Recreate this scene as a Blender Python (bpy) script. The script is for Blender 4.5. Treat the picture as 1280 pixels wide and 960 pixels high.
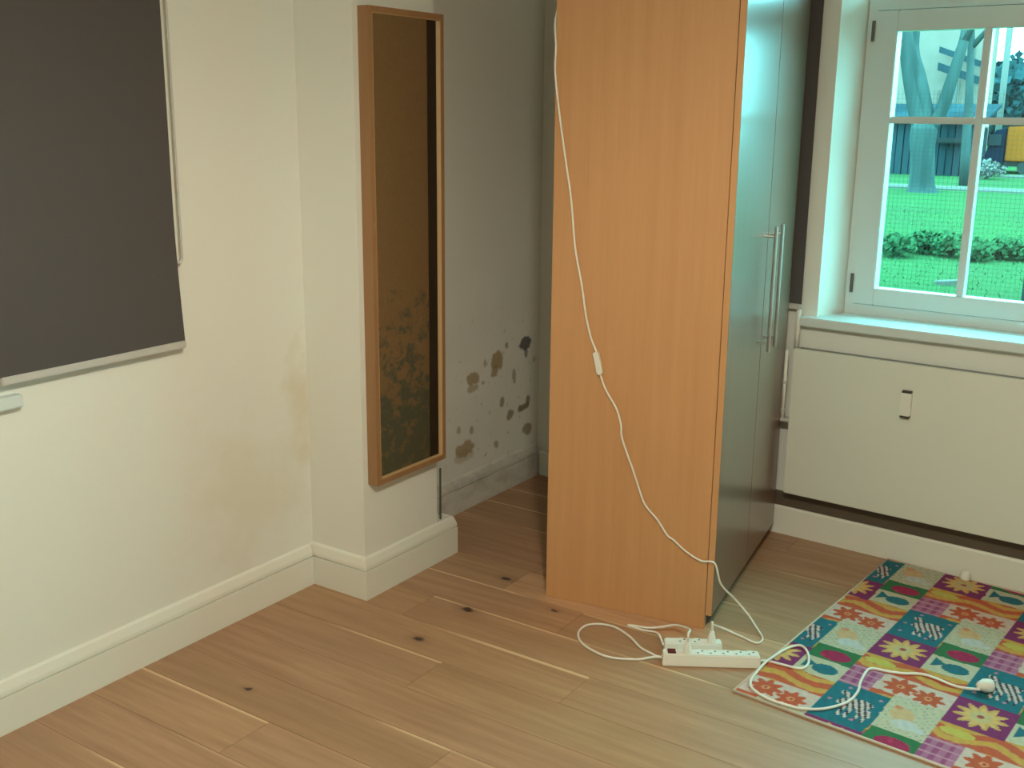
import bpy, bmesh, math, random
import numpy as np
from mathutils import Vector, Matrix
random.seed(7); RNG = np.random.RandomState(5)
for o in list(bpy.data.objects): bpy.data.objects.remove(o)
scene = bpy.context.scene
COL = scene.collection

# ------------------------------------------------------------------ camera
F_PX, PITCH, ROLL, YAW, CAM_H = 1352.76, 0.244543, 0.010176, -0.588815, 1.7
cy, sy, cp, sp = math.cos(YAW), math.sin(YAW), math.cos(PITCH), math.sin(PITCH)
fwd = Vector((sy*cp, cy*cp, -sp)); rgt0 = Vector((cy, -sy, 0)); up0 = rgt0.cross(fwd)
rgt = rgt0*math.cos(ROLL) + up0*math.sin(ROLL); upv = -rgt0*math.sin(ROLL) + up0*math.cos(ROLL)
cam_d = bpy.data.cameras.new('camera'); cam = bpy.data.objects.new('camera', cam_d); COL.objects.link(cam)
cam.matrix_world = Matrix(((rgt.x, upv.x, -fwd.x, 0), (rgt.y, upv.y, -fwd.y, 0), (rgt.z, upv.z, -fwd.z, CAM_H), (0, 0, 0, 1)))
cam_d.sensor_width = 36; cam_d.lens = F_PX/1280*36; cam_d.clip_start = 0.05; cam_d.clip_end = 300
scene.camera = cam

# ------------------------------------------------------------------ sky, lamp, exposure
world = bpy.data.worlds.new('overcast_sky'); scene.world = world; world.use_nodes = True
bg = world.node_tree.nodes['Background']; bg.inputs[0].default_value = (0.24, 0.95, 1.0, 1); bg.inputs[1].default_value = 15.5
LAMP = (-0.45, 1.02, 2.40); LAMP_C = (1.0, 0.94, 0.74)
ld = bpy.data.lights.new('ceiling_lamp_light', 'SPOT'); lo = bpy.data.objects.new('ceiling_lamp_light', ld); COL.objects.link(lo)
lo.location = LAMP; ld.energy = 84; ld.color = LAMP_C; ld.shadow_soft_size = 0.09; ld.spot_size = math.radians(172); ld.spot_blend = 0.45
lg = bpy.data.lights.new('ceiling_lamp_glow', 'POINT'); lgo = bpy.data.objects.new('ceiling_lamp_glow', lg); COL.objects.link(lgo)
lgo.location = LAMP; lg.energy = 49; lg.color = LAMP_C; lg.shadow_soft_size = 0.09
scene.view_settings.view_transform = 'Standard'; scene.view_settings.look = 'None'
scene.view_settings.gamma = 1.0; scene.view_settings.exposure = 0.0; scene.view_settings.use_curve_mapping = False

# ------------------------------------------------------------------ measuring helpers (photo pixel -> point on a known plane of the room)
def ray(x, y): return (rgt*(x-640) - upv*(y-480) + fwd*F_PX).normalized()
EYE = Vector((0, 0, CAM_H))
def on_floor(x, y, z=0.0):
    d = ray(x, y); return EYE + d*((z-CAM_H)/d.z)
def on_x(x, y, X):
    d = ray(x, y); return EYE + d*(X/d.x)
def at_y(x, y, Y):
    d = ray(x, y); return EYE + d*(Y/d.y)
# window wall frame: u along the wall, n into the room
WA = math.radians(2.5); WO = Vector((-1.45, 4.205, 0)); WU = Vector((math.cos(WA), -math.sin(WA), 0)); WN = Vector((-math.sin(WA), -math.cos(WA), 0))
def W(u, n, z): return WO + WU*u + WN*n + Vector((0, 0, z))
XL = -2.69      # left wall
LW = lambda u, n, z: Vector((XL+n, u, z))

# ------------------------------------------------------------------ materials
MATS = {}
def mat(name, col, rough=0.6, metal=0.0, spec=0.5, coat=0.0, var=0.0, var_scale=(3, 3, 3), bump=0.0, bump_scale=80, col2=None, coords='Object', coat_rough=0.1):
    m = bpy.data.materials.new(name); m.use_nodes = True; nt = m.node_tree; b = nt.nodes['Principled BSDF']
    b.inputs['Base Color'].default_value = (*col, 1); b.inputs['Roughness'].default_value = rough; b.inputs['Metallic'].default_value = metal
    b.inputs['Specular IOR Level'].default_value = spec; b.inputs['Coat Weight'].default_value = coat; b.inputs['Coat Roughness'].default_value = coat_rough
    if var or bump:
        tc = nt.nodes.new('ShaderNodeTexCoord')
    if var:
        mp = nt.nodes.new('ShaderNodeMapping'); mp.inputs['Scale'].default_value = var_scale
        nt.links.new(tc.outputs[coords], mp.inputs[0])
        n = nt.nodes.new('ShaderNodeTexNoise'); n.inputs['Scale'].default_value = 1; n.inputs['Detail'].default_value = 5
        nt.links.new(mp.outputs[0], n.inputs[0])
        mx = nt.nodes.new('ShaderNodeMix'); mx.data_type = 'RGBA'
        c2 = col2 or tuple(c*(1-var) for c in col); c1 = col if col2 else tuple(min(1, c*(1+var*0.6)) for c in col)
        mx.inputs[6].default_value = (*c1, 1); mx.inputs[7].default_value = (*c2, 1)
        cr = nt.nodes.new('ShaderNodeMapRange'); cr.inputs[1].default_value = 0.3; cr.inputs[2].default_value = 0.7
        nt.links.new(n.outputs[0], cr.inputs[0]); nt.links.new(cr.outputs[0], mx.inputs[0]); nt.links.new(mx.outputs[2], b.inputs['Base Color'])
    if bump:
        n2 = nt.nodes.new('ShaderNodeTexNoise'); n2.inputs['Scale'].default_value = bump_scale; nt.links.new(tc.outputs[coords], n2.inputs[0])
        bp = nt.nodes.new('ShaderNodeBump'); bp.inputs['Strength'].default_value = bump; bp.inputs['Distance'].default_value = 0.002
        nt.links.new(n2.outputs[0], bp.inputs['Height']); nt.links.new(bp.outputs[0], b.inputs['Normal'])
    MATS[name] = m; return m
class NT:
    """tiny node-graph helper"""
    def __init__(s, m): s.t = m.node_tree; s.b = s.t.nodes['Principled BSDF']
    def n(s, kind, **kw):
        x = s.t.nodes.new(kind)
        for k, v in kw.items(): setattr(x, k, v)
        return x
    def l(s, a, b): s.t.links.new(a, b)
    def math(s, op, a, b=None, clamp=False):
        x = s.n('ShaderNodeMath', operation=op, use_clamp=clamp)
        for i, v in enumerate((a, b)):
            if v is None: continue
            if isinstance(v, (int, float)): x.inputs[i].default_value = v
            else: s.l(v, x.inputs[i])
        return x.outputs[0]
    def mix(s, f, a, b):
        x = s.n('ShaderNodeMix', data_type='RGBA')
        for i, v in ((0, f), (6, a), (7, b)):
            if isinstance(v, (int, float)): x.inputs[i].default_value = v
            elif isinstance(v, tuple): x.inputs[i].default_value = (*v, 1)
            else: s.l(v, x.inputs[i])
        return x.outputs[2]
    def noise(s, vec, scale, detail=4, rough=0.5):
        x = s.n('ShaderNodeTexNoise'); x.inputs['Scale'].default_value = scale; x.inputs['Detail'].default_value = detail; x.inputs['Roughness'].default_value = rough
        if vec is not None: s.l(vec, x.inputs[0])
        return x.outputs[0]
    def mapping(s, vec, scale=(1, 1, 1), loc=(0, 0, 0)):
        x = s.n('ShaderNodeMapping'); x.inputs['Scale'].default_value = scale; x.inputs['Location'].default_value = loc; s.l(vec, x.inputs[0]); return x.outputs[0]
    def rng(s, v, a, b, c=0, d=1):
        x = s.n('ShaderNodeMapRange'); s.l(v, x.inputs[0])
        for i, q in enumerate((a, b, c, d)): x.inputs[i+1].default_value = q
        return x.outputs[0]
    def dist(s, vec, p):
        x = s.n('ShaderNodeVectorMath', operation='DISTANCE'); s.l(vec, x.inputs[0]); x.inputs[1].default_value = p; return x.outputs['Value']

WALL_C = (0.80, 0.80, 0.74)
mat('wall_paint', WALL_C, 0.75, bump=0.12, bump_scale=120)
mat('gloss_white', (0.80, 0.79, 0.71), 0.38)
mat('radiator_enamel', (0.74, 0.74, 0.66), 0.4)
mat('ceiling_paint', (0.8, 0.8, 0.76), 0.8, var=0.04)
mat('frame_white', (0.66, 0.72, 0.71), 0.35)
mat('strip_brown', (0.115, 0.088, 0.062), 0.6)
mat('plank_gap', (0.26, 0.15, 0.085), 0.8)
mat('dark_brown', (0.045, 0.035, 0.026), 0.6)
mat('blind_fabric', (0.085, 0.074, 0.074), 0.85, bump=0.3, bump_scale=500)
mat('grille_gap_shade', (0.22, 0.22, 0.21), 0.5)  # dark grey puts the shadow of the gap above the panel into the colour
mat('bar_grey', (0.55, 0.53, 0.50), 0.45)
mat('plastic_white', (0.80, 0.79, 0.72), 0.35)
mat('cord_white', (0.80, 0.78, 0.70), 0.45)
mat('cord_grey', (0.42, 0.40, 0.38), 0.5)
mat('socket_dark', (0.03, 0.03, 0.03), 0.5)
mat('switch_red', (0.10, 0.012, 0.018), 0.25)
mat('steel', (0.55, 0.54, 0.52), 0.3, metal=1.0)
mat('hinge_dark', (0.10, 0.09, 0.08), 0.5)
mat('mirror_glass', (0.92, 0.93, 0.90), 0.015, metal=1.0)
mat('plinth_dark', (0.075, 0.050, 0.032), 0.6)
mat('batten', (0.10, 0.06, 0.035), 0.7)
mat('binding', (0.62, 0.55, 0.45), 0.9)
# outdoors
mat('bark', (0.042, 0.054, 0.054), 0.9, spec=0.0, var=0.4, var_scale=(3, 3, .6), bump=0.5, bump_scale=12)
mat('lawn', (0.032, 0.072, 0.027), 0.95, spec=0.0, var=0.5, var_scale=(.8, .8, .8), col2=(0.034, 0.060, 0.028))
mat('grass_blade', (0.05, 0.105, 0.042), 0.8, spec=0.0)
mat('leaf', (0.034, 0.078, 0.034), 0.7, spec=0.0, var=0.5, var_scale=(2, 2, 2))
mat('far_leaf_hazed', (0.02, 0.044, 0.05), 0.8, spec=0.0, var=0.4, var_scale=(1, 1, 1))  # bluish distance haze is mixed into this leaf colour
mat('blossom', (0.11, 0.09, 0.085), 0.8, spec=0.0)
mat('facade', (0.18, 0.118, 0.104), 0.8, spec=0.0, var=0.06)
mat('roof', (0.02, 0.02, 0.022), 0.8, spec=0.0)
mat('pane_dark', (0.0216, 0.027, 0.0324), 0.15)
mat('board_grey', (0.022, 0.036, 0.045), 0.85, spec=0.0, var=0.3, var_scale=(1, 1, .3))
mat('wire', (0.02, 0.03, 0.03), 0.5, spec=0.0)
mat('truck_blue', (0.004, 0.012, 0.026), 0.35, spec=0.0)
mat('truck_yellow', (0.36, 0.07, 0.01), 0.5, spec=0.0)
mat('tyre', (0.02, 0.02, 0.02), 0.8)
mat('paving', (0.1, 0.085, 0.074), 0.8, spec=0.0)

def oak(name, base, dark, scale=(28, 28, 0.9), coat=0.0, rough=0.45, **kw):
    m = mat(name, base, rough, coat=coat, **kw); g = NT(m)
    tc = g.n('ShaderNodeTexCoord')
    v = g.mapping(tc.outputs['Object'], scale)
    n1 = g.noise(v, 1.0, 6, 0.6); n2 = g.noise(g.mapping(tc.outputs['Object'], tuple(s*7 for s in scale)), 1.0, 2)
    f = g.math('ADD', g.math('MULTIPLY', n1, 0.7), g.math('MULTIPLY', n2, 0.3))
    c = g.mix(g.rng(f, 0.35, 0.65), base, dark)
    g.l(c, g.b.inputs['Base Color']); return m
oak('oak_panel', (0.60, 0.315, 0.140), (0.545, 0.275, 0.118))
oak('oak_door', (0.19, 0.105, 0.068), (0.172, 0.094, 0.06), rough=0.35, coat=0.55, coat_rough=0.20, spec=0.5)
oak('oak_frame', (0.37, 0.20, 0.09), (0.31, 0.16, 0.07), rough=0.5)

def hardboard():
    m = mat('hardboard_back', (0.3, 0.18, 0.08), 0.75); g = NT(m); tc = g.n('ShaderNodeTexCoord'); ob = tc.outputs['Object']
    base = g.mix(g.noise(ob, 60, 3), (0.66, 0.40, 0.20), (0.57, 0.33, 0.16))
    z = g.n('ShaderNodeSeparateXYZ'); g.l(ob, z.inputs[0])
    low = g.rng(z.outputs[2], 1.0, 0.35)
    spots = g.rng(g.math('ADD', g.noise(ob, 27, 5, 0.6), g.math('MULTIPLY', low, 0.24)), 0.56, 0.72)
    film = g.math('MULTIPLY', g.rng(z.outputs[2], 0.75, 0.2), 0.62)
    f = g.math('MULTIPLY', g.math('MAXIMUM', spots, film), g.math('GREATER_THAN', low, 0.001))
    g.l(g.mix(f, base, (0.25, 0.25, 0.165)), g.b.inputs['Base Color'])
hardboard()

def plank_mat():
    m = mat('oak_plank', (0.4, 0.27, 0.18), 0.42, spec=0.5); g = NT(m)
    geo = g.n('ShaderNodeNewGeometry'); P = geo.outputs['Position']; oi = g.n('ShaderNodeObjectInfo'); R = oi.outputs['Random']
    tc = g.n('ShaderNodeTexCoord'); gen = g.n('ShaderNodeSeparateXYZ'); g.l(tc.outputs['Generated'], gen.inputs[0])
    off = g.n('ShaderNodeCombineXYZ'); g.l(g.math('MULTIPLY', R, 37.0), off.inputs[0]); g.l(g.math('MULTIPLY', R, 11.0), off.inputs[1])
    add = g.n('ShaderNodeVectorMath', operation='ADD'); g.l(P, add.inputs[0]); g.l(off.outputs[0], add.inputs[1]); Q = add.outputs[0]
    grain = g.noise(g.mapping(Q, (2.2, 34, 1)), 1.0, 6, 0.62)
    broad = g.noise(g.mapping(Q, (1.1, 7, 1)), 1.0, 3)
    c = g.mix(g.rng(grain, 0.33, 0.67), (0.500, 0.292, 0.168), (0.385, 0.214, 0.122))
    c = g.mix(g.math('MULTIPLY', g.rng(broad, 0.45, 0.7), 0.45), c, (0.34, 0.185, 0.10))
    tint = oi.outputs['Color']
    mul = g.n('ShaderNodeMix', data_type='RGBA', blend_type='MULTIPLY'); mul.inputs[0].default_value = 1; g.l(c, mul.inputs[6]); g.l(tint, mul.inputs[7]); c = mul.outputs[2]
    # pale sapwood along one long edge of some stretches
    sap = g.math('MULTIPLY', g.rng(gen.outputs[1], 0.935, 0.965), g.rng(g.noise(g.mapping(Q, (0.9, 0.2, 1)), 1.0, 1), 0.52, 0.58))
    px_ = g.n('ShaderNodeSeparateXYZ'); g.l(P, px_.inputs[0])
    bar = g.math('MULTIPLY', g.math('MULTIPLY', g.rng(px_.outputs[1], 2.660, 2.664), g.math('LESS_THAN', px_.outputs[1], 2.6779)), g.math('MULTIPLY', g.rng(px_.outputs[0], -2.15, -1.85), g.math('LESS_THAN', px_.outputs[0], -1.484)))
    sap = g.math('MAXIMUM', sap, bar)
    c = g.mix(g.math('MULTIPLY', sap, 0.8), c, (0.78, 0.56, 0.34))
    # knots
    wob = g.math('MULTIPLY', g.math('SUBTRACT', g.noise(P, 45, 2), 0.5), 0.022)
    for (kx, ky, r) in ((-2.112, 3.138, .017), (-2.075, 2.841, .021), (-2.077, 2.569, .017), (-1.35, 1.9, .015), (-2.3, 2.02, .010), (-.2, 3.1, .016), (.6, 2.2, .02), (-1.824, 3.01, .010)):
        d = g.math('ADD', g.dist(g.mapping(P, (.62, 1, 1)), (kx*.62, ky, 0.0)), wob)
        c = g.mix(g.math('MULTIPLY', g.rng(d, r*2.6, r*.8), 0.4), c, (0.24, 0.13, 0.07))
        c = g.mix(g.rng(d, r, r*.45), c, (0.055, 0.03, 0.02))
    g.l(c, g.b.inputs['Base Color'])
    g.l(g.rng(grain, 0.3, 0.7, 0.36, 0.50), g.b.inputs['Roughness'])
    bp = g.n('ShaderNodeBump'); bp.inputs['Strength'].default_value = 0.15; bp.inputs['Distance'].default_value = 0.001; g.l(grain, bp.inputs['Height']); g.l(bp.outputs[0], g.b.inputs['Normal'])
plank_mat()

def damp_wall():
    m = mat('wall_paint_damp', WALL_C, 0.75); g = NT(m); geo = g.n('ShaderNodeNewGeometry'); P = geo.outputs['Position']
    nz = g.math('MULTIPLY', g.math('SUBTRACT', g.noise(P, 7, 5, 0.6), 0.5), 0.9)
    f1 = g.math('MULTIPLY', g.rng(g.math('ADD', g.dist(P, (XL, 2.45, 0.42)), nz), 0.34, 0.05), 0.16)
    f2 = g.math('MULTIPLY', g.rng(g.math('ADD', g.dist(g.mapping(P, (1, 1, .35)), (XL, 2.70, 0.24)), g.math('MULTIPLY', nz, .35)), 0.10, 0.01), 0.35)
    f = g.math('MAXIMUM', f1, f2)
    g.l(g.mix(f, WALL_C, (0.62, 0.47, 0.24)), g.b.inputs['Base Color'])
    bp = g.n('ShaderNodeBump'); bp.inputs['Strength'].default_value = 0.12; bp.inputs['Distance'].default_value = 0.002; g.l(g.noise(P, 120, 2), bp.inputs['Height']); g.l(bp.outputs[0], g.b.inputs['Normal'])
damp_wall()
def attr_mat(name, rough, bump=0.0, bump_scale=300):
    m = mat(name, (.5, .5, .5), rough, bump=bump, bump_scale=bump_scale); g = NT(m)
    a = g.n('ShaderNodeVertexColor'); a.layer_name = 'Col'; g.l(a.outputs[0], g.b.inputs['Base Color'])
attr_mat('stained_plaster', 0.8, 0.15, 90); attr_mat('printed_pile', 0.95, 0.5, 420)
def skirt_dirty():
    m = mat('skirting_dusty', (0.7, 0.68, 0.62), 0.6); g = NT(m); geo = g.n('ShaderNodeNewGeometry'); P = geo.outputs['Position']
    g.l(g.mix(g.rng(g.noise(g.mapping(P, (1, 5, 9)), 1.5, 6, .65), .42, .68), (0.70, 0.68, 0.62), (0.47, 0.46, 0.43)), g.b.inputs['Base Color'])
skirt_dirty()
def glass():
    m = bpy.data.materials.new('window_glass'); m.use_nodes = True; t = m.node_tree; t.nodes.clear()
    out = t.nodes.new('ShaderNodeOutputMaterial'); mx = t.nodes.new('ShaderNodeMixShader'); lw = t.nodes.new('ShaderNodeLayerWeight'); pw = t.nodes.new('ShaderNodeMath'); pw.operation = 'POWER'; pw.inputs[1].default_value = 5; fr = t.nodes.new('ShaderNodeMapRange'); fr.inputs[3].default_value = .035; fr.inputs[4].default_value = .95; t.links.new(lw.outputs['Facing'], pw.inputs[0]); t.links.new(pw.outputs[0], fr.inputs[0])
    tr = t.nodes.new('ShaderNodeBsdfTransparent'); gl = t.nodes.new('ShaderNodeBsdfGlossy'); gl.inputs['Roughness'].default_value = 0.01; tr.inputs[0].default_value = (.97, 1, .99, 1)
    t.links.new(fr.outputs[0], mx.inputs[0]); t.links.new(tr.outputs[0], mx.inputs[1]); t.links.new(gl.outputs[0], mx.inputs[2]); t.links.new(mx.outputs[0], out.inputs[0]); MATS['window_glass'] = m
glass()

# ------------------------------------------------------------------ mesh helpers
class MB:
    def __init__(s): s.v = []; s.f = []
    def hexa(s, p):     # 8 corners: bottom 4 ccw, top 4 ccw
        b = len(s.v); s.v += [tuple(q) for q in p]
        s.f += [tuple(b+i for i in q) for q in ((3, 2, 1, 0), (4, 5, 6, 7), (0, 1, 5, 4), (1, 2, 6, 5), (2, 3, 7, 6), (3, 0, 4, 7))]; return s
    def box(s, x0, x1, y0, y1, z0, z1, T=None):
        p = [(x0, y0, z0), (x1, y0, z0), (x1, y1, z0), (x0, y1, z0), (x0, y0, z1), (x1, y0, z1), (x1, y1, z1), (x0, y1, z1)]
        if T: p = [T(*q) for q in p]
        return s.hexa(p)
    def tube(s, pts, r, seg=8, caps=True):
        pts = [Vector(p) for p in pts]; n = len(pts); rr = r if hasattr(r, '__len__') else [r]*n
        b = len(s.v); t0 = (pts[1]-pts[0]).normalized(); a = t0.orthogonal().normalized()
        for i, p in enumerate(pts):
            t = (pts[min(i+1, n-1)]-pts[max(i-1, 0)]).normalized(); a = (a - t*a.dot(t)).normalized(); c = t.cross(a)
            for k in range(seg):
                q = 2*math.pi*k/seg; s.v.append(tuple(p + (a*math.cos(q)+c*math.sin(q))*rr[i]))
        for i in range(n-1):
            for k in range(seg):
                k2 = (k+1) % seg; s.f.append((b+i*seg+k, b+i*seg+k2, b+(i+1)*seg+k2, b+(i+1)*seg+k))
        if caps:
            s.f.append(tuple(b+k for k in reversed(range(seg)))); s.f.append(tuple(b+(n-1)*seg+k for k in range(seg)))
        return s
    def sphere(s, c, r, u=14, v=9, sc=(1, 1, 1)):
        b = len(s.v); c = Vector(c)
        for i in range(v+1):
            th = math.pi*i/v
            for k in range(u):
                ph = 2*math.pi*k/u; s.v.append((c.x+r*sc[0]*math.sin(th)*math.cos(ph), c.y+r*sc[1]*math.sin(th)*math.sin(ph), c.z+r*sc[2]*math.cos(th)))
        for i in range(v):
            for k in range(u):
                k2 = (k+1) % u; s.f.append((b+i*u+k, b+(i+1)*u+k, b+(i+1)*u+k2, b+i*u+k2))
        return s
    def build(s, name, m, parent=None, bevel=0.0, smooth=False, loc=None, rotz=None):
        me = bpy.data.meshes.new(name); me.from_pydata(s.v, [], s.f); me.update()
        bm = bmesh.new(); bm.from_mesh(me)
        bmesh.ops.recalc_face_normals(bm, faces=bm.faces)
        if bevel:
            bmesh.ops.bevel(bm, geom=list(bm.edges), offset=bevel, segments=2, affect='EDGES', clamp_overlap=True)
        bm.to_mesh(me); bm.free()
        if smooth:
            for p in me.polygons: p.use_smooth = True
        me.materials.append(MATS[m]); o = bpy.data.objects.new(name, me); COL.objects.link(o)
        if parent: o.parent = parent
        if loc is not None: o.location = loc
        if rotz is not None: o.rotation_euler.z = rotz
        return o
def smooth_path(pts, n=8):
    P = [Vector(p) for p in pts]; P = [P[0]*2-P[1]] + P + [P[-1]*2-P[-2]]; out = []
    for i in range(1, len(P)-2):
        for k in range(n):
            t = k/n; a, b, c, d = P[i-1], P[i], P[i+1], P[i+2]
            out.append(0.5*((2*b)+(c-a)*t+(2*a-5*b+4*c-d)*t*t+(3*b-a-3*c+d)*t**3))
    out.append(P[-2]); return out
def thing(name, label, cat, loc=(0, 0, 0), rotz=0, group=None):
    o = bpy.data.objects.new(name, None); COL.objects.link(o); o.location = loc; o.rotation_euler.z = rotz
    return tag(o, label, cat, group)
def tag(o, label, cat, group=None, kind=None):
    o['label'] = label; o['category'] = cat
    if group: o['group'] = group
    if kind: o['kind'] = kind
    return o
def struct(o, label=None, cat=None):
    o['kind'] = 'structure'
    if label: o['label'] = label
    if cat: o['category'] = cat
    return o
def grid_mesh(name, nx, ny, fn, colors, m, parent=None):
    us, vs = np.meshgrid(np.arange(nx+1)/nx, np.arange(ny+1)/ny); co = fn(us.ravel(), vs.ravel())
    me = bpy.data.meshes.new(name); i = np.arange(nx)[None, :] + (np.arange(ny)*(nx+1))[:, None]; i = i.ravel()
    f = np.stack([i, i+1, i+nx+2, i+nx+1], 1)
    me.vertices.add(len(co)); me.vertices.foreach_set('co', co.astype(np.float32).ravel())
    me.loops.add(f.size); me.loops.foreach_set('vertex_index', f.astype(np.int32).ravel())
    me.polygons.add(len(f)); me.polygons.foreach_set('loop_start', np.arange(0, f.size, 4, dtype=np.int32)); me.polygons.foreach_set('loop_total', np.full(len(f), 4, np.int32))
    me.update(calc_edges=True); me.validate()
    if colors is not None:
        ca = me.color_attributes.new('Col', 'FLOAT_COLOR', 'POINT'); c = np.ones((len(co), 4), np.float32); c[:, :3] = colors; ca.data.foreach_set('color', c.ravel())
    me.materials.append(MATS[m]); o = bpy.data.objects.new(name, me); COL.objects.link(o)
    if parent: o.parent = parent
    return o
def nnoise(x, y, scale, seed, oct=4):
    r = np.random.RandomState(seed); out = np.zeros_like(x); amp = 1
    for o in range(oct):
        for k in range(5):
            a = r.rand()*6.283; ph = r.rand()*6.283; fq = scale*(2**o)*(.7+.6*r.rand())
            out += amp*np.sin((x*np.cos(a)+y*np.sin(a))*fq+ph)/5
        amp *= .55
    return out

# ================================================================== STRUCTURE
XR, YR, ZC = 2.4, -2.0, 2.62
# ---- floor: planks laid parallel to the window wall
floor = struct(MB().box(-3.0, XR+.1, YR-.1, 4.55, -0.08, -0.016).build('floor', 'plank_gap'), 'brown oak plank floor with dark knots', 'floor')
PWD = 0.1875; y0 = 2.678 - PWD*26; meshes = {}
def plank_mesh(L):
    key = round(L, 3)
    if key not in meshes:
        o = MB().box(0, L-.0008, 0, PWD-.0008, -.016, 0).build('floor_plank', 'oak_plank', bevel=0.0007); meshes[key] = o.data; bpy.data.objects.remove(o)
    return meshes[key]
row = 0; y = y0
while y < 4.25:
    # board ends of this row
    k = round((y-2.678)/PWD)
    first = {2: 0.62, -1: 1.206}.get(k, 0.45+1.35*((k*0.381) % 1))
    xs = [-2.69]; x = -2.69+first
    while x < XR-0.15: xs.append(x); x += 1.8
    xs.append(XR)
    for a, b in zip(xs[:-1], xs[1:]):
        o = bpy.data.objects.new('floor_plank', plank_mesh(b-a)); COL.objects.link(o); o.parent = floor; o.location = (a, y, 0); t_ = random.uniform(.86, 1.02); o.color = (t_, t_*random.uniform(.97, 1.02), t_*random.uniform(.95, 1.02), 1)
        if k == 2 and abs(a+2.07) < .01: o.color = (1.22, 1.24, 1.22, 1)
    y += PWD
# ---- ceiling and unseen walls
struct(MB().box(-3.0, XR+.2, YR-.2, 4.6, ZC, ZC+.1).build('ceiling', 'ceiling_paint'), 'plain white ceiling', 'ceiling')
struct(MB().box(XR, XR+.15, YR-.1, 4.4, -.08, ZC).build('wall_right', 'wall_paint'), 'plain cream wall facing the blind', 'wall')
struct(MB().box(-3.0, XR+.15, YR-.15, YR, -.08, ZC).build('wall_rear', 'wall_paint'), 'plain cream wall opposite the window', 'wall')
# ---- left wall with a window opening (y .45 - 1.55) in front of the blind
m = MB()
m.box(-2.99, XL, YR, 0.45, -.08, ZC); m.box(-2.99, XL, 0.45, 1.55, -.08, 0.93); m.box(-2.99, XL, 0.45, 1.55, 2.2, ZC); m.box(-2.99, XL, 1.55, 2.71, -.08, ZC)
struct(m.build('wall_left', 'wall_paint_damp'), 'cream painted wall with faint damp stain beside the dark blind', 'wall')
# ---- pier carrying the mirror
struct(MB().box(-2.99, -2.434, 2.71, 3.13, -.08, ZC).build('wall_pier', 'wall_paint'), 'narrow projecting cream wall pier behind the tall mirror', 'wall')
# ---- alcove wall with stains
ya, yb = 3.13, 4.30; zs0, zs1 = 0.12, 1.12
m = MB(); m.box(-2.99, XL-.004, 3.13, 4.5, -.08, ZC); m.box(XL-.004, XL, ya, yb, 0, zs0); m.box(XL-.004, XL, ya, yb, zs1, ZC)
aw = struct(m.build('wall_alcove', 'wall_paint'), 'grey shaded wall with brown mould stains in the alcove', 'wall')
nx, ny = 230, 196
us, vs = np.meshgrid(np.arange(nx+1)/nx, np.arange(ny+1)/ny); Y = ya+(yb-ya)*us.ravel(); Z = zs0+(zs1-zs0)*vs.ravel()
colr = np.tile(np.array(WALL_C), (len(Y), 1))
wx = nnoise(Y, Z, 60, 1)*.008; wz = nnoise(Y, Z, 60, 2)*.008; edge = nnoise(Y, Z, 90, 3)
TAN, GREY, BROWN = np.array((.36, .25, .11)), np.array((.085, .075, .08)), np.array((.22, .16, .09))
SPOTS = [(657, 429, 8, 10, GREY, .9), (657, 440, 3, 8, GREY, .7), (622, 450, 8, 14, TAN, .85), (619, 464, 4, 8, TAN, .8), (591, 473, 8, 9, TAN, .8), (591, 486, 6, 6, TAN, .6),
         (606, 455, 2, 5, TAN, .6), (633, 432, 2, 4, GREY, .6), (643, 468, 2.5, 10, BROWN, .6), (627, 503, 3.5, 7, BROWN, .7), (638, 519, 5, 8, BROWN, .75), (654, 509, 7, 6, BROWN, .9), (660, 500, 3, 7, BROWN, .8),
         (659, 535, 6, 8, BROWN, .75), (581, 562, 11, 10, TAN, .8), (580, 570, 12, 9, TAN, .35), (590, 538, 2.5, 6, BROWN, .6), (574, 537, 2, 5, BROWN, .5), (620, 557, 3, 5, BROWN, .6), (668, 448, 3, 5, BROWN, .35), (604, 478, 2, 3, BROWN, .5), (607, 567, 1.5, 1.5, BROWN, .6)]
mperpx = 1/300
for (px, py, rx, ry, c, st) in SPOTS:
    P = on_x(px, py, XL); ry_, rz_ = rx*mperpx*1.9, ry*mperpx
    d = np.hypot((Y+wx-P.y)/ry_, (Z+wz-P.z)/rz_) + edge*.22
    f = np.clip((1.08-d)/.22, 0, 1)[:, None]*st
    colr = colr*(1-f)+c*f
spk = np.clip((nnoise(Y, Z, 130, 9, 3)-.80)/.2, 0, 1)*np.clip((.95-Z)/.2, 0, 1)*np.clip((Y-3.3)/.3, 0, 1)
colr = colr*(1-.45*spk[:, None])+BROWN*.45*spk[:, None]
tone = (1-.05*np.clip(nnoise(Y, Z, 7, 12), -1, 1))[:, None]; colr = colr*tone
grid_mesh('stained_plaster', nx, ny, lambda u, v: np.stack([np.full_like(u, XL), ya+(yb-ya)*u, zs0+(zs1-zs0)*v], 1), colr, 'stained_plaster', aw)

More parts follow.
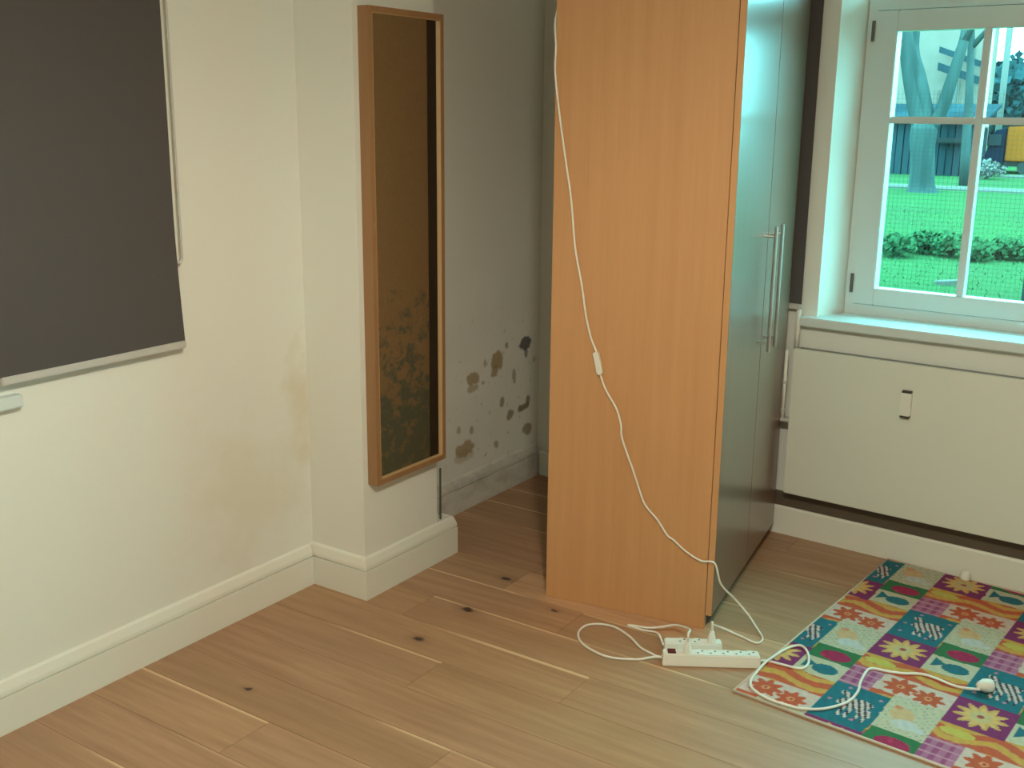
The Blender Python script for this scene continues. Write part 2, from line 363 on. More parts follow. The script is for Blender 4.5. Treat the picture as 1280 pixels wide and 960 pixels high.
# ---- window wall
US, UE = 0.10, 1.90                     # opening at the room face
UI, UO, NF, ZS, ZH = 0.147, 1.853, -0.17, 0.93, 2.20
m = MB()
def wall_piece(mb, u0, u1, z0, z1, u0i=None, u1i=None):
    u0i = u0 if u0i is None else u0i; u1i = u1 if u1i is None else u1i
    mb.hexa([W(u0, 0, z0), W(u1, 0, z0), W(u1i, -.245, z0), W(u0i, -.245, z0), W(u0, 0, z1), W(u1, 0, z1), W(u1i, -.245, z1), W(u0i, -.245, z1)])
wall_piece(m, -1.45, US, -.08, ZC, u1i=US+.060); wall_piece(m, UE, 3.98, -.08, ZC, u0i=UE-.060)
wall_piece(m, US, UE, -.08, ZS-.03, US+.060, UE-.060); wall_piece(m, US, UE, ZH, ZC, US+.060, UE-.060)
struct(m.build('wall_back', 'wall_paint'), 'cream wall around the white lattice window', 'wall')
# ---- baseboards
PROF = [(0, 0), (.021, 0), (.021, .1075), (.013, .1085), (.013, .1125), (.0195, .1135), (.018, .126), (.010, .150), (.004, .156), (0, .156)]
def skirting(name, path, m, prof=PROF, extra=None, label=None):
    mb = MB(); path = [Vector((*p, 0)) for p in path]; n = len(path); nrm = []
    seg = [(path[i+1]-path[i]).normalized() for i in range(n-1)]; sn = [Vector((d.y, -d.x, 0)) for d in seg]
    for i in range(n):
        if i == 0: nrm.append(sn[0])
        elif i == n-1: nrm.append(sn[-1])
        else:
            b = (sn[i-1]+sn[i]); nrm.append(b/ (1+sn[i-1].dot(sn[i])))
    k = len(prof)
    for i in range(n):
        for (q, z) in prof: p = path[i]+nrm[i]*q; mb.v.append((p.x, p.y, z))
    for i in range(n-1):
        for j in range(k):
            j2 = (j+1) % k; mb.f.append((i*k+j, i*k+j2, (i+1)*k+j2, (i+1)*k+j))
    mb.f.append(tuple(range(k))); mb.f.append(tuple((n-1)*k+j for j in reversed(range(k))))
    if extra: extra(mb)
    return struct(mb.build(name, m), label, 'baseboard')
skirting('baseboard_left', [(XL, YR), (XL, 2.688)], 'gloss_white', label='long cream skirting board under the dark blind')
skirting('baseboard_pier', [(XL, 2.71), (-2.434, 2.71), (-2.434, 3.215), (XL+.022, 3.215)], 'gloss_white', extra=lambda mb: mb.box(XL+.022, -2.434, 3.13, 3.215, 0, .152), label='cream skirting board wrapped around the mirror pier')
c0 = W(-1.215, 0, 0); c1 = W(3.8, 0, 0)
skirting('baseboard_alcove', [(XL, 3.237), (XL, c0.y-.03)], 'skirting_dusty', label='dusty grey skirting board below the mould stains')
PB = [(0, 0), (.025, 0), (.025, .112), (.021, .121), (0, .121)]
skirting('baseboard_back', [(c0.x, c0.y), (c1.x, c1.y)], 'gloss_white', prof=PB, label='low white skirting board below the radiator')
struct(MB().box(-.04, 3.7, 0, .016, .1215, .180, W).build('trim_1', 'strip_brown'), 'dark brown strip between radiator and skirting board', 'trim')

# ---- windows
def window(name, T, u0, u1, z0, z1, nf, sashes, colfrac, zm, label):
    """frame, sashes with muntins, panes and hinges in the wall frame T(u, n, z)"""
    root = bpy.data.objects.new(name, None); COL.objects.link(root); struct(root, label, 'window')
    p = T(u0, nf, z0); fw = .035
    f = MB()
    f.box(u0, u0+fw, nf-.07, nf, z0, z1, T); f.box(u1-fw, u1, nf-.07, nf, z0, z1, T); f.box(u0+fw, u1-fw, nf-.07, nf, z0, z0+.04, T); f.box(u0+fw, u1-fw, nf-.07, nf, z1-.05, z1, T)
    f.build('window_frame', 'frame_white', root)
    for (a, b, cols) in sashes:
        sb, st = z0+.043, z1-.053; w = .085; bw = .068; tw = .075; n0, n1 = nf-.045, nf+.012
        s = MB(); s.box(a, a+w, n0, n1, sb, st, T); s.box(b-w, b, n0, n1, sb, st, T); s.box(a+w, b-w, n0, n1, sb, sb+bw, T); s.box(a+w, b-w, n0, n1, st-tw, st, T)
        so = s.build('sash', 'frame_white', root, bevel=0.003)
        ga, gb, g0, g1 = a+w, b-w, sb+bw, st-tw
        mu = [ga+(gb-ga)*(i/cols) for i in range(1, cols)]
        for q in mu: MB().box(q-.014, q+.014, n0+.008, n1-.006, g0, g1, T).build('muntin', 'frame_white', so, bevel=.003)
        ed = [ga]+mu+[gb]
        for i in range(cols):
            l = ed[i]+(.014 if i else 0); r = ed[i+1]-(.014 if i < cols-1 else 0)
            MB().box(l, r, n0+.008, n1-.006, zm-.013, zm+.013, T).build('muntin', 'frame_white', so, bevel=.003)
            for (za, zb) in ((g0, zm-.013), (zm+.013, g1)):
                MB().box(l, r, n0+.020, n0+.024, za, zb, T).build('pane', 'window_glass', so)
        h = a-.006 if a < (u0+u1)/2 else b+.006
        for zz in (sb+.045, st-.11):
            MB().tube([T(h, n1+.004, zz), T(h, n1+.004, zz+.075)], .0065).build('hinge', 'hinge_dark', root)
    return root
W1 = window('window_1', W, UI, UO, ZS, 2.145, NF, [(.180, .995, 2), (1.005, 1.820, 2)], 2, 1.692, 'white lattice casement window looking onto the lawn')
MB().box(.048, 1.952, -.10, .048, ZS-.036, ZS, W).box(UI+.0, UO-.0, NF-.06, -.10, ZS-.036, ZS, W).build('window_sill', 'frame_white', W1, bevel=.003)
W2 = window('window_2', LW, .45, 1.55, .955, 2.2, -.17, [(.485, 1.515, 3)], 3, 1.70, 'side window beside the dark roller blind, only its sill end in view')
for k in range(16): MB().box(.46, 1.54, -.285, -.27, .965+k*.075, .965+k*.075+.072, LW).build('daylight_block_slat', 'bar_grey', W2, bevel=.004)  # unseen closed shutter, added to keep this window's daylight off the floor
MB().box(.36, 1.612, -.17, .032, .921, .955, LW).build('window_sill', 'frame_white', W2, bevel=.003)

# ================================================================== WARDROBE
WTH = math.radians(8.6); WF = Vector((-1.305, 3.187, 0))
wd = thing('wardrobe', 'tall oak wardrobe with two glossy doors standing away from the wall', 'wardrobe', WF, WTH)
E1 = Vector((math.cos(WTH), math.sin(WTH), 0)); E2 = Vector((-math.sin(WTH), math.cos(WTH), 0))
def DP(x, y, z): return WF + E1*x + E2*y + Vector((0, 0, z))
HW, DEP, WID = 2.36, 0.612, 0.975
MB().box(-DEP, -.0235, 0, .018, 0, HW).build('side_panel', 'oak_panel', wd, bevel=.0012)
MB().box(-DEP, -.0235, WID-.018, WID, 0, HW).build('side_panel', 'oak_panel', wd, bevel=.0012)
MB().box(-DEP, -.0235, .018, WID-.018, HW-.018, HW).build('top_panel', 'oak_panel', wd)
MB().box(-DEP+.004, -.03, .018, WID-.018, .05, .068).build('bottom_panel', 'oak_panel', wd)
MB().box(-.040, -.024, .018, WID-.018, 0, .05).build('plinth', 'plinth_dark', wd)
bp_ = MB().box(-DEP+.002, -DEP+.006, .018, WID-.018, .01, HW-.018).build('back_panel', 'hardboard_back', wd); bp_['label'] = 'brown hardboard back with grey mould, seen in the mirror'
MB().box(-DEP-.004, -DEP+.002, .485, .60, .01, HW-.02).build('back_batten', 'batten', wd)
for i in range(2):
    ya_, yb_ = (0.001, .4985) if i == 0 else (.5015, WID-.001)
    d = MB().box(-.021, 0, ya_, yb_, .052, HW-.002).build('door', 'oak_door', wd, bevel=.0012)
    hy = .428 if i == 0 else .536
    h = MB(); h.tube([(.042, hy, .892), (.042, hy, 1.332)], .0065, 12); h.tube([(0, hy, .925), (.042, hy, .925)], .0045, 10); h.tube([(0, hy, 1.299), (.042, hy, 1.299)], .0045, 10)
    h.build('handle', 'steel', d, smooth=False)['label'] = 'brushed steel bar handle'
MB().box(-.021, -.0005, 0.0002, .001, .052, HW-.002).build('door_edge', 'oak_panel', wd)['label'] = 'pale oak edge band of the door'

# ================================================================== MIRROR on the pier
mr = thing('wall_mirror', 'tall narrow mirror in a deep oak frame hung on the pier', 'mirror', (-2.434, 2.735, .425))
my1, mz1, md = .395, 1.605, .045; fwid = .0185
f = MB(); f.box(0, md, 0, fwid, 0, mz1).box(0, md, my1-fwid, my1, 0, mz1).box(0, md, fwid, my1-fwid, 0, fwid).box(0, md, fwid, my1-fwid, mz1-fwid, mz1)
f.build('frame', 'oak_frame', mr, bevel=.001)
MB().box(0.002, .036, fwid, my1-fwid, fwid, mz1-fwid).build('mirror_glass', 'mirror_glass', mr)
b = MB()
for (a0, a1, b0, b1) in ((fwid, fwid+.003, fwid, mz1-fwid), (my1-fwid-.003, my1-fwid, fwid, mz1-fwid), (fwid+.003, my1-fwid-.003, fwid, fwid+.003), (fwid+.003, my1-fwid-.003, mz1-fwid-.003, mz1-fwid)):
    b.box(.036, .0452, a0, a1, b0, b1)
mat('pale_bead', (0.46, 0.29, 0.14), 0.5); b.build('inner_bead', 'pale_bead', mr)

# ================================================================== ROLLER BLINDS
def blind(T, u0, u1, z0, z1, n, label, chain_u=None, chain_z=1.26, flare=0.0, loc=None):
    r = thing('roller_blind', label, 'blind', T((u0+u1)/2, n, z0))
    base = T((u0+u1)/2, n, z0); L = lambda u, nn, z: T(u, nn, z)-base
    nx, nz = 10, 30; mb = MB()
    for side in (0, 1):
        for j in range(nz+1):
            t = j/nz; z = z0+.02+(z1-.05-z0)*t; fl = flare*max(0, 1-t/.32)**1.5
            for i in range(nx+1):
                s = i/nx; u = u0+(u1-u0)*s+fl*s; q = n+.003*math.sin(s*5+t*3)*(1-t)+(-.0006 if side else .0006)
                mb.v.append(tuple(L(u, q, z)))
    N = (nx+1)*(nz+1)
    for side in (0, 1):
        for j in range(nz):
            for i in range(nx):
                a = side*N+j*(nx+1)+i; mb.f.append((a, a+1, a+nx+2, a+nx+1))
    mb.build('fabric', 'blind_fabric', r, smooth=True)
    MB().box(u0, u1+flare*.8, n-.008, n+.008, z0, z0+.022, L).build('bottom_bar', 'bar_grey', r, bevel=.003)
    MB().tube([L(u0, n-.012, z1), L(u1, n-.012, z1)], .015, 16).build('roller', 'bar_grey', r, smooth=True)
    for q in (u0-.012, u1+.012):
        MB().box(q-.004, q+.004, .001, n+.02, z1-.035, z1+.035, L).build('bracket', 'plastic_white', r)
    if chain_u:
        for k, du in ((0, 0), (1, .020)):
            c = MB().tube([L(chain_u+du, n-.012+k*.006, chain_z), L(chain_u+du, n-.012+k*.006, z1)], .0035 if k else .006, 6).build('chain', 'bar_grey' if k else 'plastic_white', r)
        MB().tube(smooth_path([L(chain_u, n-.012, chain_z), L(chain_u+.010, n-.009, chain_z-.012), L(chain_u+.020, n-.006, chain_z)], 4), .0035, 6).build('chain', 'bar_grey', r)
    return r
blind(LW, 1.550, 2.145, .990, 2.30, .034, 'dark charcoal roller blind hanging on the left wall above the skirting', chain_u=2.152, chain_z=1.262, flare=.016)
blind(W, -.88, .042, .955, 2.30, .028, 'dark roller blind mostly hidden behind the wardrobe beside the window')

# ================================================================== RADIATOR
rd = thing('radiator', 'flat white panel radiator under the window', 'radiator', W(.9, .05, .19), -WA)
def RL(u, n, z): return Vector((u-.9, -(n-.05), z-.19))
MB().box(.045, 1.75, .058, .082, .202, .806, RL).build('front_panel', 'radiator_enamel', rd, bevel=.003)
MB().box(.06, 1.735, .017, .056, .22, .780, RL).build('convector', 'bar_grey', rd)
MB().box(.047, 1.748, .006, .058, .785, .801, RL).build('top_grille', 'grille_gap_shade', rd, bevel=.002)
al = MB().box(.484, .522, .082, .104, .612, .700, RL).build('heat_meter', 'plastic_white', rd, bevel=.003); al['label'] = 'small white heat meter with dark end bands'
for zz in (.604, .700): MB().box(.486, .520, .082, .100, zz, zz+.008, RL).build('end_band', 'dark_brown', al)
pv = MB().tube([RL(.022, .090, .505), RL(.022, .090, .800)], .007, 10).build('valve_pipe', 'plastic_white', rd, smooth=True)
for zz in (.545, .662): MB().tube([RL(.022, .090, zz), RL(.022, .090, zz+.012)], .0095, 10).build('collar', 'bar_grey', pv)
MB().box(.015, .050, .060, .097, .506, .520, RL).build('valve', 'bar_grey', rd, bevel=.002)
pr = MB().tube([RL(.036, .030, .790), RL(.036, .030, .955)], .010, 10).build('riser_pipe', 'plastic_white', rd, smooth=True)

# ================================================================== RUG
ROT = math.radians(-4.7); ro = on_floor(918, 865); RW, RLN, RT = 1.33, 1.300, .007
rug = thing('childrens_rug', 'colourful childrens patchwork rug with animals and flowers below the radiator', 'rug', (ro.x, ro.y, 0), ROT)
def rug_colors(U, V):
    C = np.zeros((len(U), 3)); WH = np.array
    teal, purple, orange, yellow, mint, green, magenta, lilac, white, red, ltor = map(WH, ((.010, .20, .27), (.24, .03, .17), (.62, .135, .055), (.75, .50, .10), (.60, .66, .48), (.03, .22, .085), (.40, .02, .11), (.48, .20, .36), (.72, .66, .58), (.45, .055, .045), (.78, .42, .20)))
    B = .32; PER = .65
    ci = np.floor((U+.10)/B).astype(int); u = (U+.10)-ci*B; v = np.mod(V - np.where(ci % 2 == 1, .02, .02+PER/2+.06), PER)
    wob = nnoise(U, V, 30, 4)*.003; u2 = u+wob; v2 = v+nnoise(U, V, 26, 6)*.003
    n1 = nnoise(U, V, 40, 8); n2 = nnoise(U, V, 90, 10)
    def put(mask, c):
        C[mask] = c
    def ell(cu, cv, a, b, ang=0):
        dx, dy = u-cu, v-cv; x = dx*math.cos(ang)+dy*math.sin(ang); y = -dx*math.sin(ang)+dy*math.cos(ang); return np.hypot(x/a, y/b)
    # wavy orange / yellow bands (base)
    put(np.ones(len(U), bool), orange)
    w = np.sin((v+.018*np.sin(u*30))*95+n1*.8); put(w > .35, yellow*.9); put((w > .05) & (w <= .35), ltor*.85); put(ell(.06, .435, .05, .022) < 1, np.array((.62, .60, .12)))
    # zebra on teal
    z = (u2 < .17) & (v2 < .235); put(z, teal)
    body = (ell(.095, .135, .052, .030, .35) < 1) | (ell(.135, .10, .03, .02, -.9) < 1) | (ell(.055, .175, .022, .013, -.7) < 1)
    for lx in (.075, .095, .125, .145): body |= (np.abs(u-lx) < .005) & (v > .045) & (v < .12)
    st = np.sin((u*1.0+v*.45)*330+n1) > -.1
    put(z & body & st, np.array((.74, .72, .68))); put(z & body & ~st, np.array((.03, .04, .07)))
    for (a, b_) in ((.03, .05), (.05, .215), (.15, .20), (.025, .12), (.12, .045)):
        put(z & (ell(a, b_, .006, .006) < 1), np.array((.62, .30, .45)))
    # hen on mint
    h = (u2 >= .17) & ((v2 < .265) & (v2 > .055)); put(h, mint)
    put(h & (np.sin(u*260+n2)*np.sin(v*260+n1) > .86), np.array((.16, .24, .30)))
    put(h & ((ell(.225, .165, .035, .045, .5) < 1)), np.array((.72, .55, .30)))
    put(h & ((ell(.250, .115, .036, .028, .2) < 1) | (ell(.292, .105, .018, .015) < 1)), np.array((.62, .74, .74)))
    put(h & (ell(.205, .20, .014, .012) < 1), np.array((.75, .36, .20)))
    # lilac check
    l = (u2 < .10) & (v2 >= .235) & (v2 < .375); put(l, lilac); put(l & (np.sin(u*190) > .2), np.array((.36, .09, .25))); put(l & (np.sin(v*160) > .7), np.array((.60, .33, .44)))
    # orange flowers on white
    q = (u2 >= .10) & (v2 >= .265) & (v2 < .375); put(q, white)
    for (a, b_, s) in ((.165, .322, 1.0), (.255, .305, .9)):
        ang = np.arctan2(v-b_, u-a); rr = np.hypot((u-a), (v-b_)); put(q & (rr < s*(.045+.010*np.cos(ang*8))), orange*.95); put(q & (rr < .012), ltor); put(q & (rr < .006), red)
    # sunflower on purple
    s = (u2 < .175) & (v2 >= .475); put(s, purple)
    ang = np.arctan2(v-.567, u-.088); rr = np.hypot(u-.088, v-.567)
    pet = rr < .062+.014*np.cos(ang*11); put(s & pet, np.array((.72, .48, .16))); put(s & pet & (rr < .050+.012*np.cos(ang*11+1)), np.array((.78, .58, .22))); put(s & (rr < .030), np.array((.66, .60, .30))); put(s & (rr < .010), np.array((.42, .09, .09)))
    # fish on white
    f_ = (u2 >= .175) & (v2 >= .485) & (v2 < .60); put(f_, mint*1.02)
    fb = (ell(.262, .540, .042, .032) < 1) | ((np.abs(v-.552) < .006+.9*np.abs(u-.222)) & (u > .190) & (u < .224)); put(f_ & fb, np.array((.015, .19, .26)))
    # raspberry on green
    g = (u2 >= .175) & ((v2 >= .60) | (v2 <= .055)); put(g, green); vv = np.where(v < .3, v+PER, v)
    put(g & (np.hypot((u-.255)/.050, (vv-.645)/.034) < 1), magenta); put(g & (np.hypot((u-.255)/.050, (vv-.645)/.034) < 1) & (n2 > .3), np.array((.52, .04, .13)))
    C *= (1+.10*nnoise(U, V, 220, 21, 2))[:, None]
    return np.clip(C*np.array((.80, .68, .66)), 0, 1)
nx, ny = 333, 319
us, vs = np.meshgrid(np.arange(nx+1)/nx, np.arange(ny+1)/ny)
rc = rug_colors(us.ravel()*RW, vs.ravel()*RLN)
def rug_z(u, v): return RT + .0012*np.sin(u*9)*np.sin(v*7)
grid_mesh('printed_pile', nx, ny, lambda u, v: np.stack([u*RW, v*RLN, rug_z(u, v)], 1), rc, 'printed_pile', rug)
MB().box(-.004, RW+.004, -.004, RLN+.004, 0.0005, RT-.0025).build('backing', 'binding', rug)
bd = MB(); q = RT-.002
bd.tube([(-.002, -.002, q), (RW+.002, -.002, q)], .0042, 8); bd.tube([(RW+.002, -.002, q), (RW+.002, RLN+.002, q)], .0042, 8); bd.tube([(RW+.002, RLN+.002, q), (-.002, RLN+.002, q)], .0042, 8); bd.tube([(-.002, RLN+.002, q), (-.002, -.002, q)], .0042, 8)
bd.build('bound_edge', 'binding', rug, smooth=True)

# ================================================================== POWER STRIPS AND CORDS
CR = .0040
def local_path(o, pts):
    inv = (Matrix.Translation(o.location) @ Matrix.Rotation(o.rotation_euler.z, 4, 'Z')).inverted(); return [inv @ Vector(p) for p in pts]
sA = on_floor(828, 833); sB = on_floor(951, 836.5); sd = (sB-sA); SL = sd.length; SANG = math.atan2(sd.y, sd.x)
sdir = sd.normalized(); sperp = Vector((-sdir.y, sdir.x, 0))
def strip(origin, L, n, label, first, step, switch=None):
    r = thing('power_strip', label, 'power strip', origin, SANG)
    hgt, wdt = .040, .050
    MB().hexa([(0, 0, 0), (L, 0, 0), (L, wdt, 0), (0, wdt, 0), (.003, .005, hgt), (L-.003, .005, hgt), (L-.003, wdt-.005, hgt), (.003, wdt-.005, hgt)]).build('body', 'plastic_white', r, bevel=.003)
    for i in range(n):
        x = first+step*i
        so = MB().tube([(x, wdt/2, hgt-.001), (x, wdt/2, hgt+.0012)], .0185, 20).build('socket', 'plastic_white', r)
        hs = MB()
        for s in (-1, 1): hs.tube([(x+s*.0075, wdt/2+s*.006, hgt), (x+s*.0075, wdt/2+s*.006, hgt+.0016)], .0034, 8)
        hs.build('socket_holes', 'socket_dark', so)
    if switch:
        MB().box(switch-.013, switch+.013, .012, .038, hgt-.001, hgt+.004).build('switch', 'switch_red', r, bevel=.001)['label'] = 'dark red rocker switch'
    return r
ps1 = strip((sA.x, sA.y, 0), SL, 6, 'long white six-socket power strip with dark red switch', .080, .0405, .030)
o2 = sA + sperp*.076 + sdir*.012
ps2 = strip((o2.x, o2.y, 0), .190, 3, 'short white power strip lying behind the long one', .060, .048)
def FP(x, y, z=CR): p = on_floor(x, y, z); return p
def crop3(cx, cy, z=CR): return FP(700+cx*.2344, 720+cy*.2344, z)
def crop4(cx, cy, z=CR): return FP(900+cx*.297, 680+cy*.297, z)
# supply cord of the long strip: loop on the floor, tucked back behind the strip
P = [sA+sperp*.025+Vector((0, 0, .018)), crop3(500, 432, .014), crop3(400, 445), crop3(250, 430), crop3(130, 370), crop3(97, 312), crop3(130, 268), crop3(200, 256), crop3(290, 272), crop3(370, 322), crop3(430, 382), crop3(490, 415), sA+sperp*.056-sdir*.004+Vector((0, 0, CR)), sA+sperp*.0560+sdir*.10+Vector((0, 0, CR)), sA+sperp*.056+sdir*.19+Vector((0, 0, CR)), sA+sperp*.060+sdir*.225+Vector((0, 0, CR)), sA+sperp*.060+sdir*.28+Vector((0, 0, CR)), sA+sperp*.040+sdir*(SL+.012)+Vector((0, 0, CR))]
MB().tube(smooth_path(local_path(ps1, P)), CR, 8).build('supply_cord', 'cord_white', ps1, smooth=True)
# supply cord of the short strip: doubles back and plugs into the long strip
e = o2+sperp*.025+Vector((0, 0, .022)); pl = sA+sdir*.080+sperp*.025+Vector((0, 0, .041))
P = [e, crop3(520, 305, .012), crop3(450, 290), crop3(385, 270), crop3(362, 262), crop3(400, 266, .008), crop3(470, 276, .010), crop3(540, 272, .02), crop3(620, 262, .035), crop3(690, 285, .065), pl+Vector((0, 0, .062)), pl+Vector((0, 0, .030))]
MB().tube(smooth_path(local_path(ps2, P)), CR, 8).build('supply_cord', 'cord_white', ps2, smooth=True)
pq = local_path(ps2, [pl+Vector((0, 0, .001)), pl+Vector((0, 0, .016)), pl+Vector((0, 0, .034))])
MB().tube(pq, [.014, .012, .006], 16).build('plug', 'plastic_white', ps2, smooth=False)
# cord hanging down the wardrobe side
def SP(x, y, off=.006):
    d = ray(x, y); P0 = WF-E2*off; n = E2; t = ((P0-EYE).dot(n))/d.dot(n); return EYE+d*t
hang = [(695, 60), (694, 90), (699, 140), (707, 200), (714, 250), (719, 310), (727, 355), (732, 392), (738, 420), (746, 441)]
hang2 = [(750, 467), (757, 487), (770, 510), (776, 530), (777, 545), (783, 565), (792, 590), (799, 612), (807, 632), (822, 650), (834, 669), (842, 675), (857, 689), (876, 701)]
s_ = EYE
p0 = SP(695, 60)
cd = thing('power_cable', 'thin white cord with inline switch hanging down the oak wardrobe side', 'cord', WF + Vector((0, 0, 0)) - E2*.0 , 0)
cl = lambda pts: [Vector(p)-Vector(cd.location) for p in pts]
start = [DP(-DEP-.015, .10, 2.10), DP(-DEP-.012, .02, 2.0)]
MB().tube(smooth_path(cl(start+[SP(*q) for q in hang])), .0036, 8).build('cord', 'cord_white', cd, smooth=True)
pz = o2+sdir*.155+sperp*.025+Vector((0, 0, .041))
tail = [DP(.002, -.006, .248), FP(901, 730, .165), FP(918, 748, .10), FP(935, 768, .045), FP(946, 785, .012), FP(953, 797), FP(950, 803), FP(942, 803), FP(925, 795), FP(905, 786, .014), FP(890, 780, .05), pz+Vector((.0, 0, .066)), pz+Vector((0, 0, .032))]
MB().tube(smooth_path(cl([SP(*q) for q in hang2]+tail)), .0036, 8).build('cord', 'cord_white', cd, smooth=True)
a_, b_ = SP(745, 440, .009), SP(750.5, 468, .009); ax = (b_-a_).normalized(); sx = E2.cross(ax).normalized()
def SWT(x, y, z): return Vector(a_)+ax*x+sx*y-E2*z-Vector(cd.location)
sw = MB().box(0, (b_-a_).length, -.010, .010, -.008, .012, SWT).build('inline_switch', 'plastic_white', cd, bevel=.004)
MB().box(.020, .040, -.0045, .0045, .011, .0145, SWT).build('rocker', 'plastic_white', sw, bevel=.001)
MB().tube(cl([pz+Vector((0, 0, .001)), pz+Vector((0, 0, .016)), pz+Vector((0, 0, .036))]), [.014, .012, .006], 16).build('plug', 'plastic_white', cd)
# cord lying across the rug
zr = RT+.0015+CR
ex = thing('extension_cord', 'white cord with round plug curling across the colourful rug', 'cord', crop4(185, 490, 0))
el = lambda pts: [Vector(p)-Vector(ex.location) for p in pts]
P = [sA+sdir*(SL+.002)+sperp*.025+Vector((0, 0, .016)), crop4(205, 493, .010), crop4(260, 507, zr), crop4(335, 524, zr), crop4(366, 512, zr), crop4(374, 480, zr), crop4(362, 445, zr), crop4(335, 427, zr), crop4(285, 438, zr), crop4(235, 468, zr), crop4(190, 500, zr+CR*1.6), crop4(150, 545, zr), crop4(128, 580, zr), crop4(140, 612, zr), crop4(200, 650, zr), crop4(270, 675, zr), crop4(340, 692, zr), crop4(420, 695, zr), crop4(490, 682, zr), crop4(545, 660, zr), crop4(580, 622, zr), crop4(592, 580, zr), crop4(615, 538, zr), crop4(640, 524, zr), crop4(700, 535, zr), crop4(770, 545, zr), crop4(850, 548, zr), crop4(910, 566, zr), crop4(980, 595, zr), crop4(1040, 608, zr+.004), crop4(1095, 612, zr+.012)]
MB().tube(smooth_path(el(P)), CR*1.1, 8).build('cord', 'cord_white', ex, smooth=True)
pc = crop4(1118, 622, RT+.002) ; d_ = (crop4(1118, 612, zr)-crop4(1060, 612, zr)).normalized()
c_ = pc+Vector((0, 0, .021))
pgm = MB(); ring = [c_-d_*.030, c_-d_*.022, c_-d_*.008, c_+d_*.006, c_+d_*.018, c_+d_*.021]
pgm.tube(el(ring), [.007, .013, .0205, .0208, .018, .012], 18).build('round_plug', 'plastic_white', ex, smooth=True)
# small things
kb = W(.773, .047, 0)
kn = MB().tube([(0, 0, 0), (0, 0, .010), (0, 0, .028), (0, 0, .038), (0, 0, .042)], [.017, .020, .019, .013, .004], 16).build('door_stop', 'plastic_white', smooth=True, loc=(kb.x, kb.y, 0))
tag(kn, 'small pale rounded stopper against the skirting behind the rug', 'door stop')
sc = on_x(549.5, 632, -2.600); st_ = on_x(549, 574, -2.600)
dc = MB().tube([(0, 0, -.002), (0, 0, .21)], .004, 8).build('thin_dark_upright', 'hinge_dark', loc=(-2.45, on_x(550.5, 620, -2.45).y, .152))  # thin dark upright beside the pier
tag(dc, 'short thin dark strip standing beside the mirror pier', 'cable')

# ================================================================== OUTDOORS
GZ = .40
m = MB(); m.box(-70, 70, 4.62, 120, GZ-.3, GZ); m.box(-70, -3.05, -30, 4.62, GZ-.3, GZ)
struct(m.build('lawn', 'lawn'), 'green lawn outside the window', 'lawn')
# grass blades within sight of the window
gv, gf = [], []
for i in range(8000):
    yy = 6.0+11*random.random()**1.2; xx = -.215*yy+(random.random()-.5)*(.30*yy+1.5); h = .012+.02*random.random(); a = random.random()*6.28; w = .009
    b = len(gv); gv += [(xx-w*math.cos(a), yy-w*math.sin(a), GZ-.01), (xx+w*math.cos(a), yy+w*math.sin(a), GZ-.01), (xx+(random.random()-.5)*.08, yy+(random.random()-.5)*.08, GZ+h)]; gf.append((b, b+1, b+2))
mb = MB(); mb.v = gv; mb.f = gf; tag(mb.build('grass', 'grass_blade'), 'short grass blades growing on the lawn', 'grass', kind='stuff')
def G(px, py, Y): p = at_y(px, py, Y); return p
# forked tree
tb = on_floor(1152, 240, GZ); TY = tb.y
tr = thing('tree', 'forked bare tree with pale bark on the lawn', 'tree', tb)
tl = lambda pts: [Vector(p)-tb for p in pts]
g_ = lambda x, y, dy=0: G(x, y, TY+dy)
MB().tube(smooth_path(tl([g_(1152, 246), g_(1152, 232), g_(1153, 205), g_(1153, 180), g_(1156, 155)]), 4), [.36, .33, .28, .25, .23, .22, .215, .21, .21, .21, .21, .215, .22, .225, .23, .23, .22], 12).build('trunk', 'bark', tr, smooth=True)
MB().tube(smooth_path(tl([g_(1156, 168), g_(1148, 140), g_(1140, 100), g_(1134, 60), g_(1131, 20), g_(1133, -60), g_(1120, -140)]), 4), [.19-.0045*i for i in range(25)], 10).build('limb', 'bark', tr, smooth=True)
MB().tube(smooth_path(tl([g_(1157, 165), g_(1175, 142), g_(1188, 105), g_(1199, 70), g_(1207, 40), g_(1212, -20), g_(1230, -110)]), 4), [.13-.003*i for i in range(25)], 10).build('limb', 'bark', tr, smooth=True)
MB().tube(smooth_path(tl([g_(1158, 160), g_(1157, 138), g_(1149, 95), g_(1142, 60, .3), g_(1150, 0, .5), g_(1165, -80, .6)]), 4), [.15-.004*i for i in range(21)], 8).build('limb', 'bark', tr, smooth=True)
for (a, b2, c2) in (((1205, 50), (1225, 10), (1250, -60)), ((1133, 30), (1112, -10), (1090, -70)), ((1210, 0), (1195, -40), (1185, -90))):
    MB().tube(tl([g_(*a), g_(*b2), g_(*c2)]), [.09, .06, .03], 8).build('branch', 'bark', tr, smooth=True)
tr2b = on_floor(1206, 232, GZ)
t2 = thing('tree', 'slim dark tree trunk in front of the board shed', 'tree', tr2b)
q_ = [G(1206, 234, tr2b.y)-tr2b, G(1207, 190, tr2b.y)-tr2b, G(1211, 130, tr2b.y)-tr2b, G(1214, 60, tr2b.y)-tr2b, G(1216, -40, tr2b.y)-tr2b]
MB().tube(q_, [.12, .09, .08, .065, .04], 10).build('trunk', 'bark', t2, smooth=True)
MB().tube([q_[3], q_[3]+Vector((.9, .2, 1.2))], [.06, .03], 8).build('branch', 'bark', t2, smooth=True)
